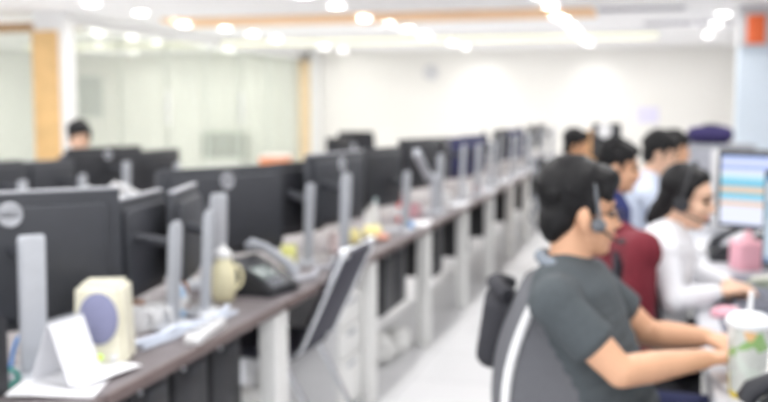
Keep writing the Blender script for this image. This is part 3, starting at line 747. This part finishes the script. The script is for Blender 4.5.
tanw = mat('tan_wood', (214, 166, 116), .6, 0, .08, 6)
MB().box((0, 0, .61), (.26, .32, 1.22), bev=.006).build('body', tanw, box_)
d_ = MB().box((0, -.168, .64), (.245, .018, 1.12), bev=.004).build('door', tanw, box_)
MB().cyl((.08, -.176, .8), (.08, -.20, .8), .012).build('handle', SILVER, d_)
# ------------------------------------------------------------------ people
HAIR = mat('black_hair', (17, 16, 18), .55, 0, .15, 60, 0, .3)
def hand(k, w, d, up, side, curl=1.):
    """palm and five fingers; w wrist, d the forearm's direction, up the back of the hand, side +1 when the thumb is on d x up's far side"""
    d = V(d).normalized(); up = V(up); up = (up-d*up.dot(d)).normalized(); s = d.cross(up)*side   # s: towards the little finger
    w = V(w)
    k.ell(w+d*.048, (.05, .038, .017), Matrix((d, s, up)).transposed(), 14)
    ln = [.070, .078, .072, .056]
    for i in range(4):
        off = (i-1.5)*.0205
        kn = w + d*(.088-.004*abs(i-1.2)) + s*off
        k.cap(w+d*.015+s*off*.6, kn, .0135, .0115, 10)
        p = kn; a = 0.
        for q, (f, b) in enumerate(((.45, 12), (.31, 30), (.24, 24))):
            a += math.radians(b*curl)
            e = p + (d*math.cos(a)-up*math.sin(a))*ln[i]*f + s*(i-1.5)*.0025
            k.cap(p, e, .0095-.0008*q, .009-.0008*q, 10); p = e
    p = w+d*.02-s*.026-up*.004
    q = p + d*.038-s*.026-up*.010; r = q + d*.03-s*.006-up*.010; e = r + d*.022+s*.003-up*.006
    k.cap(p, q, .015, .0115, 10).cap(q, r, .0115, .010, 10).cap(r, e, .010, .008, 10)
def person(label, J, skin, shirt, pants, hair='short', vox=.006, sleeve=.6, fine=False, parts_label=None, collar=None, fem=False, lips=False, glasses=False, headset=None, hmat=HAIR):
    base = V((J['pelvis'][0], J['pelvis'][1], 0))
    g = {k_: (V(v)-base if k_ not in ('yaw', 'pitch', 'roll', 'byaw', 'hs', 'w') else v) for k_, v in J.items()}
    W = g.get('w', 1.)
    side = (g['shL']-g['shR']).normalized()                 # towards the person's left
    hM = Matrix.Translation(g['head']) @ Euler((g.get('roll', 0), g.get('pitch', 0), g['yaw']), 'XYZ').to_matrix().to_4x4()
    hs = g.get('hs', 1.)
    def H(*p): return hM @ (V(p)*hs)
    HR = hM.to_3x3()
    def torso(k, inf, lo=0., hi=1.):
        pel, ch, nb = g['pelvis'], g['chest'], g['neck']
        for i in range(15):
            t = i/14
            if t < lo or t > hi: continue
            p = pel*(1-t)**2 + (2*ch-(pel+nb)/2)*2*t*(1-t) + nb*t*t
            tg = (2*(1-t)*((2*ch-(pel+nb)/2)-pel) + 2*t*(nb-(2*ch-(pel+nb)/2))).normalized()
            tab = [(0, .12, .165), (.25, .118, .152), (.5, .118, .165), (.72, .112, .172), (.86, .085, .14), (1, .055, .06)]
            for (t0, a0, b0), (t1, a1, b1) in zip(tab, tab[1:]):
                if t0 <= t <= t1:
                    f = (t-t0)/(t1-t0); a = a0+(a1-a0)*f; b_ = b0+(b1-b0)*f
            if fem: a *= .88; b_ *= .88
            a *= W; b_ *= W
            sd = (side-tg*side.dot(tg)).normalized(); fw_ = sd.cross(tg)
            k.ell(p, (a+inf, b_+inf, .065+inf), Matrix((fw_, sd, tg)).transposed(), 20)
        for s_ in ('shR', 'shL'):
            k.cap(g['neck']-V((0, 0, .045)), g[s_], .055+inf, .056+inf)
    q = .88 if fem else 1.
    k = MB()
    torso(k, -.006)
    # neck, head
    k.cap(g['neck']-V((0, 0, .03)), H(-.025, 0, -.045), .056*q, .052*q)
    k.ell(H(-.012, 0, .035), V((.093, .075, .085))*hs, HR)
    k.ell(H(.030, 0, -.040), V((.060, .057, .078))*hs, HR)
    k.ell(H(.055, 0, -.092), V((.030, .032, .024))*hs, HR)
    k.ell(H(.066, 0, .030), V((.024, .052, .022))*hs, HR)
    k.cap(H(.084, 0, .012), H(.103, 0, -.026), .0095, .0125, 10)
    k.ell(H(.093, .011, -.031), (.010, .008, .008), HR).ell(H(.093, -.011, -.031), (.010, .008, .008), HR)
    k.ell(H(.083, 0, -.054), (.013, .022, .007), HR).ell(H(.080, 0, -.067), (.013, .020, .008), HR)
    for s_ in (-1, 1):
        k.ell(H(.052, .036*s_, -.030), (.030, .026, .026), HR)
        k.ell(H(-.008, .077*s_, -.010), V((.020, .010, .033))*hs, HR)
        k.ell(H(-.004, .075*s_, -.036), (.012, .009, .012), HR)
    # arms
    for s_ in 'RL':
        sh, el, wr = g['sh'+s_], g['el'+s_], g['wr'+s_]
        k.cap(sh, sh.lerp(el, .5), .050*q, .046*q).cap(sh.lerp(el, .5), el, .046*q, .038*q)
        k.cap(el, el.lerp(wr, .35), .039*q, .040*q).cap(el.lerp(wr, .35), wr, .040*q, .026*q)
        hd = g.get('hd'+s_, (wr-el).normalized()) if 'hd'+s_ not in g else (g['hd'+s_]+base-base)
        dirn = (g['hp'+s_]-wr) if 'hp'+s_ in g else (wr-el)
        hand(k, wr, dirn, (0, 0, 1), 1 if s_ == 'R' else -1)
        hp, kn, an = g['pelvis']+side*(.095 if s_ == 'L' else -.095), g['kn'+s_], g['an'+s_]
        k.cap(hp, kn, .085*q, .058*q).cap(kn, kn.lerp(an, .35), .055*q, .056*q).cap(kn.lerp(an, .35), an, .056*q, .036*q)
        fd = V((math.cos(g.get('byaw', 0)), math.sin(g.get('byaw', 0)), 0))
        k.cap(an-V((0, 0, .04)), an+fd*.14-V((0, 0, .05)), .034, .028)
    body = k.blob('person', skin, None, vox, 5)
    body.location = base
    tag(body, label, 'person')
    # clothes
    k = MB(); torso(k, .008)
    for s_ in 'RL':
        sh, el, wr = g['sh'+s_], g['el'+s_], g['wr'+s_]
        if sleeve <= 1:
            e = sh.lerp(el, sleeve); k.cap(sh, e-(e-sh).normalized()*.03, .060*q, .060*q); k.cyl(e-(e-sh).normalized()*.05, e, .060*q, .061*q, 20)
        else:
            k.cap(sh, el, .060*q, .050*q).cap(el, el.lerp(wr, .92), .050*q, .036*q)
    k.blob('shirt', shirt, body, vox, 5, .006, .09)
    if collar:
        k = MB()
        c = g['neck'] + V((0, 0, .005)); tgt = (H(-.02, 0, -.05)-g['neck']).normalized()
        fw_ = side.cross(V((0, 0, 1)))
        pts = []
        for i in range(28):
            a = 2*PI*i/28
            pts.append(c + fw_*(.004+.078*math.cos(a)) + side*(.074*math.sin(a)) + V((0, 0, .014-.026*math.cos(a))))
        k.tube(pts, .016, 10, True); k.build('collar', collar, body)
    k = MB()
    for s_ in 'RL':
        hp, kn, an = g['pelvis']+side*(.095 if s_ == 'L' else -.095), g['kn'+s_], g['an'+s_]
        k.cap(hp, kn, .098*q, .070*q).cap(kn, an+V((0, 0, .05)), .068*q, .052*q)
    k.ell(g['pelvis']-V((0, 0, .01)), (.135*q, .178*q, .10), None)
    k.blob('trousers', pants, body, max(vox, .008), 5)
    for s_ in 'RL':
        an = g['an'+s_]; fd = V((math.cos(g.get('byaw', 0)), math.sin(g.get('byaw', 0)), 0))
        k = MB(); k.cap(an-V((0, 0, .055))-fd*.04, an+fd*.15-V((0, 0, .065)), .044, .036).ell(an-V((0, 0, .05)), (.055, .05, .04))
        k.blob('shoe', mat('dark_shoe', (58, 58, 64), .5), body, .008, 4)
    # hair
    k = MB(); rnd = random.Random(len(label))
    k.ell(H(-.026, 0, .047), V((.093, .084, .086))*hs, HR)
    k.ell(H(.030 if not fem else .012, 0, .088), V((.060, .066, .036))*hs, HR)
    k.ell(H(-.060, 0, -.005), V((.050, .070, .072))*hs, HR)
    for s_ in (-1, 1):
        k.cap(H(.012, .072*s_, .045), H(.010, .072*s_, -.005 if not fem else -.03), .018, .010, 10)
        if not fem: k.cap(H(.055, .050*s_, .085), H(.062, .062*s_, .045), .018, .010, 10)
    if hair == 'thick':
        k.ell(H(-.030, 0, .075), V((.100, .090, .088))*hs, HR)
        k.ell(H(.045, 0, .092), V((.058, .066, .046))*hs, HR)
        k.ell(H(-.074, 0, -.02), V((.042, .066, .066))*hs, HR)
    if hair in ('short', 'thick'):
        for i in range(70):
            a = rnd.uniform(-PI, PI); e = rnd.uniform(.1, 1.4)
            dv_ = V((math.cos(a)*math.cos(e), math.sin(a)*math.cos(e), math.sin(e)))
            p = V((-.026, 0, .05)) + V((dv_.x*.088, dv_.y*.078, dv_.z*.084))
            t_ = (V((.9, .0, -.4)) - dv_*V((.9, 0, -.4)).dot(dv_)).normalized()
            k.cap(H(*p), H(*(p+t_*.04+dv_*.010)), .012, .004, 8)
    if hair == 'bun':
        k.ell(H(-.065, 0, -.03), V((.05, .066, .080))*hs, HR)
        k.ell(H(-.090, 0, -.085), (.042, .045, .055), HR)
        k.cap(H(.005, -.070, .05), H(-.02, -.080, -.03), .022, .016, 10)
        k.cap(H(-.05, 0, -.06), H(-.10, 0, -.11), .05, .035)
        for s_ in (-1, 1): k.cap(H(.040, .045*s_, .090), H(-.01, .076*s_, .01), .018, .014, 10)
    k.blob('hair', hmat, body, .006, 3, .006, .02)
    if fine:
        for s_ in (-1, 1):
            k = MB(); k.ell(H(.077, .031*s_, .003), (.010, .0125, .0075), HR); k.build('eye', mat('dark_eye', (36, 26, 24), .15), body)
            k = MB(); k.tube([H(.086, .014*s_, .024), H(.085, .032*s_, .029), H(.071, .048*s_, .023)], [.004, .0045, .002], 8); k.build('eyebrow', HAIR, body)
        k = MB(); k.cap(H(.092, -.016, -.060), H(.092, .016, -.060), .006, .006, 8); k.ell(H(.094, 0, -.0575), (.006, .018, .005), HR)
        k.build('lips', mat('lips', (196, 118, 104) if not fem else (204, 104, 100), .4), body)
    if glasses:
        k = MB()
        for s_ in (-1, 1):
            k.tube([H(.101-.010*abs(math.sin(a*PI/9))*0, s_*.033+.024*math.cos(a*PI/9), .002+.018*math.sin(a*PI/9)) for a in range(18)], .0018, 6, True)
            k.tube([H(.099, s_*.057, .006), H(.06, s_*.074, .008), H(-.005, s_*.082, .006)], .0018, 6)
        k.tube([H(.101, -.010, .006), H(.103, 0, .009), H(.101, .010, .006)], .0018, 6)
        k.build('glasses', mat('dark_frames', (50, 46, 48), .3), body)
    if headset:
        hb, hc, tilt = headset
        r0 = MB()
        pts = []
        for i in range(23):
            a = PI*i/22
            y, z = .098*math.cos(a), -.02+.162*math.sin(a)
            pts.append(H(tilt*(1-math.sin(a)*.9)+.0, y, z))
        r0.tube(pts, .0045, 8); band = r0.build('headset', hb, body)
        for s_ in (-1, 1):
            k = MB(); k.cyl(H(tilt*.95, .080*s_, -.022), H(tilt*.95, .102*s_, -.022), .020*hs*(1.5 if fem else 1), .018*hs*(1.5 if fem else 1), 24, .004); k.build('ear_cup', hb, band)
        k = MB(); k.tube([H(tilt, -.105, -.03), H(tilt+.03, -.108, -.05), H(.085, -.085, -.066), H(.105, -.045, -.068)], .003, 8)
        k.ell(H(.105, -.043, -.068), (.008, .011, .008), HR); k.build('microphone', hc, band)
    return body
SK1 = mat('tan_skin', (222, 172, 138), .5, 0, .04, 20)
SK2 = mat('light_skin', (230, 188, 160), .5, 0, .04, 20)
SK3 = mat('brown_skin', (212, 160, 122), .5, 0, .04, 20)
def seated(head, neck, chest, pelvis, **kw):
    """elbows resting near the desk edge, feet on the floor, facing +x unless told otherwise"""
    J = dict(head=head, neck=neck, chest=chest, pelvis=pelvis, yaw=0., pitch=.12)
    n = V(neck)
    a = kw.get('byaw', 0.); R2 = Matrix.Rotation(a, 3, 'Z'); hwid = kw.pop('hwid', .195)
    def off(p, dx, dy, dz): return tuple(V(p) + R2 @ V((dx, dy, dz)))
    J.update(shR=off(neck, -.01, -hwid, -.075), shL=off(neck, -.01, hwid, -.075),
             elR=off(neck, .10, -hwid-.03, -.225), elL=off(neck, .10, hwid+.03, -.225),
             wrR=off(neck, .33, -.13, -.205), wrL=off(neck, .33, .13, -.205),
             knR=off(pelvis, .42, -.12, .0), knL=off(pelvis, .42, .12, .0), anR=off(pelvis, .40, -.12, 0), anL=off(pelvis, .40, .12, 0))
    J['anR'] = (J['anR'][0], J['anR'][1], .105); J['anL'] = (J['anL'][0], J['anL'][1], .105)
    J.update(kw)
    return J
POLO = mat('charcoal_polo', (76, 82, 86), .9, 0, .06, 60, .15)
person('man in a charcoal grey polo with thick black hair and headset, typing',
       seated((-.178, 2.525, 1.148), (-.205, 2.505, .992), (-.175, 2.5, .86), (-.065, 2.5, .58), shR=(-.222, 2.295, .955), shL=(-.165, 2.70, .945),
              elR=(-.062, 2.285, .80), elL=(.0, 2.735, .79), wrR=(.135, 2.475, .797), wrL=(.145, 2.66, .81), hpR=(.20, 2.53, .795), hpL=(.21, 2.65, .805),
              knR=(.23, 2.38, .59), knL=(.24, 2.62, .59), yaw=.32, pitch=.04, hs=.95),
       SK1, POLO, mat('navy_denim', (48, 54, 92), .9, 0, .1, 200, .1), 'thick', .0055, .62, True, None, mat('collar_blue_grey', (132, 140, 150), .8), False, True, True, (mat('headband_grey', (104, 108, 114), .35), BLACK, .028))
WCARD = mat('white_knit', (238, 238, 242), .9, 0, .03, 120, .2)
person('woman in a white long-sleeved top with dark tied hair and headset',
       seated((.120, 3.6, 1.10), (.06, 3.6, .965), (.035, 3.59, .84), (.02, 3.57, .57), shR=(.04, 3.43, .925), shL=(.09, 3.77, .925),
              elR=(.075, 3.34, .775), elL=(.17, 3.84, .79), wrR=(.22, 3.46, .785), wrL=(.27, 3.66, .785), yaw=-.22, pitch=.20, hs=.93),
       SK2, WCARD, mat('dark_trousers', (52, 54, 66), .9), 'bun', .0065, 2, True, None, None, True, True, False, (BLACK, BLACK, -.0))
person('man in a navy jacket with short black hair, seated behind the red jacket',
       seated((-.160, 4.728, 1.135), (-.205, 4.73, .99), (-.22, 4.73, .86), (-.22, 4.73, .57), pitch=.12, wrR=(.05, 4.61, .785), wrL=(.06, 4.86, .785)), SK1, mat('navy_cloth', (46, 56, 112), .9, 0, .06, 80, .1),
       mat('dark_trousers', (52, 54, 66)), 'short', .009, 2, True)
person('man in a pale blue shirt leaning at his desk, beyond the man in navy',
       seated((.04, 5.83, 1.15), (-.02, 5.83, 1.005), (-.07, 5.83, .86), (-.12, 5.83, .57), pitch=.22), SK2, mat('pale_blue_shirt', (214, 224, 244), .8, 0, .04, 80, .1),
       mat('dark_trousers', (52, 54, 66)), 'short', .010, 2, True)
person('dark-haired person in black, half hidden behind the man in the pale blue shirt',
       seated((.14, 6.9, 1.13), (.07, 6.92, .985), (.015, 6.94, .85), (-.03, 6.97, .57), pitch=.2), SK1, mat('black_cloth', (54, 54, 62), .9, 0, .06, 80), mat('dark_trousers', (52, 54, 66)), 'short', .012, 2)
person('farthest seated person at the back right, black hair and dark top',
       seated((-.62, 8.14, 1.10), (-.67, 8.14, .955), (-.70, 8.14, .82), (-.73, 8.14, .57), pitch=.1), SK3, mat('black_cloth', (54, 54, 62)), mat('dark_trousers', (52, 54, 66)), 'thick', .012, 2)
person('man at the back left behind the dark monitors, only his black hair and face showing',
       seated((-4.20, 6.40, 1.185), (-4.25, 6.42, 1.04), (-4.30, 6.44, .88), (-4.38, 6.47, .57), yaw=-.75, pitch=.25, byaw=-.4), SK2, mat('dark_blue_grey', (62, 66, 84), .9), mat('dark_trousers', (52, 54, 66)), 'short', .011, 2)

# jackets hung on the chairs
def jacket(name, label, m, loc, rz, w, h, d, strap=None):
    k = MB(); rnd = random.Random(3)
    for i in range(9):
        u = i/8-.5
        k.cap((rnd.uniform(-.01, .01), u*w*.86, h*.40), (rnd.uniform(-.02, .02)-.015, u*w*.98, -h*.48+rnd.uniform(-.015, .02)), d*.5, d*.42)
    k.cap((0, -w*.42, h*.42), (0, w*.42, h*.42), d*.62)
    for s_ in (-1, 1): k.cap((-.02, s_*w*.45, h*.38), (-.045, s_*w*.50, -h*.35), .05, .042)
    o = k.blob(name, m, None, .009, 4, .014, .07); o.location = loc; o.rotation_euler = (0, 0, rz)
    tag(o, label, 'jacket')
    if strap:
        k = MB(); k.tube([(-d*.55, -.14, h*.40), (-d*.62, -.15, h*.1), (-d*.60, -.16, -h*.46)], .020, 10); k.build('hanging_strap', strap, o)
    k = MB(); k.tube([(.0, -.09, h*.5+.02), (-.03, -.05, h*.5+.035), (-.04, 0, h*.5+.04), (-.03, .05, h*.5+.035), (0, .09, h*.5+.02)], .022, 10); k.build('collar', m, o)
    return o
RED = mat('dark_red_cloth', (114, 30, 44), .85, 0, .1, 60, .15)
jacket('jacket', 'dark red jacket hung over the chair of the woman in white', RED, (-.095, 3.46, .785), math.radians(20), .47, .38, .11, mat('black_cloth', (54, 54, 62)))
jacket('jacket', 'small black jacket hung behind the chair of the man in the grey polo', mat('black_jacket', (50, 50, 56), .8, 0, .1, 40, .15), (-.372, 2.59, .82), math.radians(6), .09, .17, .055)

# ------------------------------------------------------------------ things on the right desks
def tumbler(x, y):
    t = thing('drinking_cup', 'plastic cup printed with yellow and green fruit, white lid and straw', 'cup', (x, y, DZ))
    cm_ = bpy.data.materials.new('printed_cup'); cm_.use_nodes = True
    nt = cm_.node_tree; b = nt.nodes['Principled BSDF']; b.inputs['Roughness'].default_value = .25
    tc = nt.nodes.new('ShaderNodeTexCoord'); mp = nt.nodes.new('ShaderNodeMapping'); mp.inputs['Location'].default_value = (.31, .12, .02)
    vo = nt.nodes.new('ShaderNodeTexVoronoi'); vo.inputs['Scale'].default_value = 26
    cr = nt.nodes.new('ShaderNodeValToRGB'); cr.color_ramp.interpolation = 'CONSTANT'
    sp = nt.nodes.new('ShaderNodeSeparateColor')
    nt.links.new(tc.outputs['Object'], mp.inputs[0]); nt.links.new(mp.outputs[0], vo.inputs['Vector']); nt.links.new(vo.outputs['Color'], sp.inputs[0]); nt.links.new(sp.outputs[0], cr.inputs['Fac'])
    els = cr.color_ramp.elements
    els[0].position = 0; els[0].color = (*lin((208, 211, 204)), 1); els[1].position = .50; els[1].color = (*lin((240, 216, 70)), 1)
    for p, c in ((.64, (214, 222, 212)), (.72, (150, 188, 120)), (.82, (232, 190, 140)), (.88, (236, 236, 232))):
        e = els.new(p); e.color = (*lin(c), 1)
    nt.links.new(cr.outputs['Color'], b.inputs['Base Color'])
    MB().rev([(0, 0), (.038, 0), (.041, .004), (.049, .175), (.050, .178), (.0, .178)], n=36).build('cup_body', cm_, t)
    k = MB(); k.rev([(.052, .172), (.055, .175), (.055, .184), (.051, .189), (.047, .196), (.034, .202), (.018, .205), (0, .206)], n=36)
    k.build('lid', mat('translucent_white', (236, 238, 240), .3, 0, .02), t)
    MB().tube([(.0, 0, .20), (.003, 0, .245), (.004, 0, .255)], .006, 10).build('straw', WHITEP, t)
tumbler(.230, 2.41)
def keyboard(label, x, y, rz, body, keym, w=.42, group=None):
    t = thing('keyboard', label, 'keyboard', (x, y, DZ), rz, group)
    MB().box((0, 0, .011), (.15, w, .02), bev=.005).build('case', body, t)
    k = MB()
    for i in range(5):
        for j in range(15):
            k.box((-.055+.0265*i, -w/2+.022+j*(w-.044)/14, .024), (.021, (w-.044)/14-.005, .008), None, .002, 1)
    k.build('keycaps', keym, t)
keyboard('white keyboard under the hands of the man in the grey polo', .285, 2.62, math.radians(6), WHITEP, LEGM)
keyboard('grey keyboard in front of the woman in white', .335, 3.62, math.radians(6), mat('mid_grey_plastic', (128, 130, 142), .5), mat('key_grey', (112, 114, 126), .5))
keyboard('black keyboard in front of the man in navy', .33, 4.72, 0, BLACK, DARK)
desk_phone('black desk phone under the lit table screen', .39, 4.60, math.radians(60), BLACK, DARK, 'phones on the right desks')
pk = thing('tissue_box', 'pink tissue box standing under the lit table screen', 'box', (.40, 4.36, DZ), math.radians(20))
pinkm = mat('pink_card', (246, 184, 198), .6, 0, .04)
MB().box((0, 0, .06), (.115, .115, .12), bev=.004).build('carton', pinkm, pk)
k = MB(); k.rev([(0, .118), (.03, .119), (.022, .14), (.012, .165), (.0, .17)], n=14); k.build('tissue', mat('pale_pink_tissue', (246, 196, 206), .9), pk)
pn = thing('pen_holder', 'slim grey pen holder with a pink pen right of the tissue box', 'pen holder', (.475, 4.34, DZ))
MB().rev([(0, 0), (.03, 0), (.03, .1), (.027, .1), (.027, .006), (0, .006)], n=20).build('cup_body', GREYP, pn)
MB().tube([(.0, 0, .01), (.006, .01, .19)], .005, 8).build('pen', mat('bright_pink', (236, 112, 146), .5), pn)
mt_ = MB().box((0, 0, .002), (.46, 1.15, .004), bev=.0015).build('desk_mat', mat('slate_mat', (112, 114, 128), .75, 0, .04, 60)); mt_.location = (.45, 3.61, DZ); tag(mt_, 'dark slate desk mat under the grey keyboard of the woman in white', 'desk mat')
cl = thing('calculator', 'grey-green desk calculator on the right desk by the picture edge', 'calculator', (.445, 3.95, DZ+.004), math.radians(-20))
k = MB(); k.prism([(-.08, 0), (.08, 0), (.08, .045), (-.08, .012)], 'y', -.065, .065); k.build('body', mat('sage_grey', (158, 166, 148), .5), cl)
MB().box((.052, 0, .042), (.035, .11, .006), Euler((0, -.2, 0)), .002).build('display', mat('lcd_green', (196, 204, 170), .3), cl)
k = MB()
for i in range(4):
    for j in range(4): k.box((-.06+.025*i, -.045+.03*j, .02+.0052*i), (.017, .022, .008), Euler((0, -.2, 0)), .002, 1)
k.build('keys', mat('key_cream', (226, 226, 214), .5), cl)
ms = thing('mouse', 'small pink computer mouse at the hand of the woman in white', 'mouse', (.245, 3.32, DZ), .1)
k = MB(); k.ell((0, 0, .012), (.052, .03, .026)); bmesh.ops.bisect_plane(k.bm, geom=k.bm.verts[:]+k.bm.edges[:]+k.bm.faces[:], plane_co=(0, 0, .001), plane_no=(0, 0, -1), clear_outer=True)
k.build('shell', pinkm, ms)
MB().cyl((.03, -.004, .032), (.03, .004, .032), .008, n=12).build('scroll_wheel', WHITEP, ms)
ph_ = desk_phone('black desk phone at the lower right corner, cut by the picture edge', .325, 2.19, math.radians(70), BLACK, BLACK)
sheet('white paper on the desk edge between the forearms of the man in grey', .22, 2.52, DZ+.001, .11, .16, .2)
sheet('white papers on the desk in front of the woman in white', .25, 3.70, DZ+.001, .18, .16, .5, 4, curl=.01)
sheet('pale papers behind the lit table screen, by the phone', .26, 4.95, DZ+.001, .18, .26, .2, 6, curl=.01)
dvd = thing('desk_divider', 'upright white divider panel between the desks, behind the lit table screen', 'divider', (.36, 5.62, DZ))
MB().box((0, 0, .23), (.10, .03, .46), bev=.006).build('panel', WHITEP, dvd)
MB().box((0, 0, .012), (.11, .09, .024), bev=.004).build('clamp', SILVER, dvd)

# ------------------------------------------------------------------ colour management
SC.view_settings.view_transform = 'Standard'; SC.view_settings.look = 'None'
SC.view_settings.gamma = 1; SC.view_settings.use_curve_mapping = False
SC.view_settings.exposure = -0.03
SC.cycles.use_denoising = True
SC.cycles.max_bounces = 8
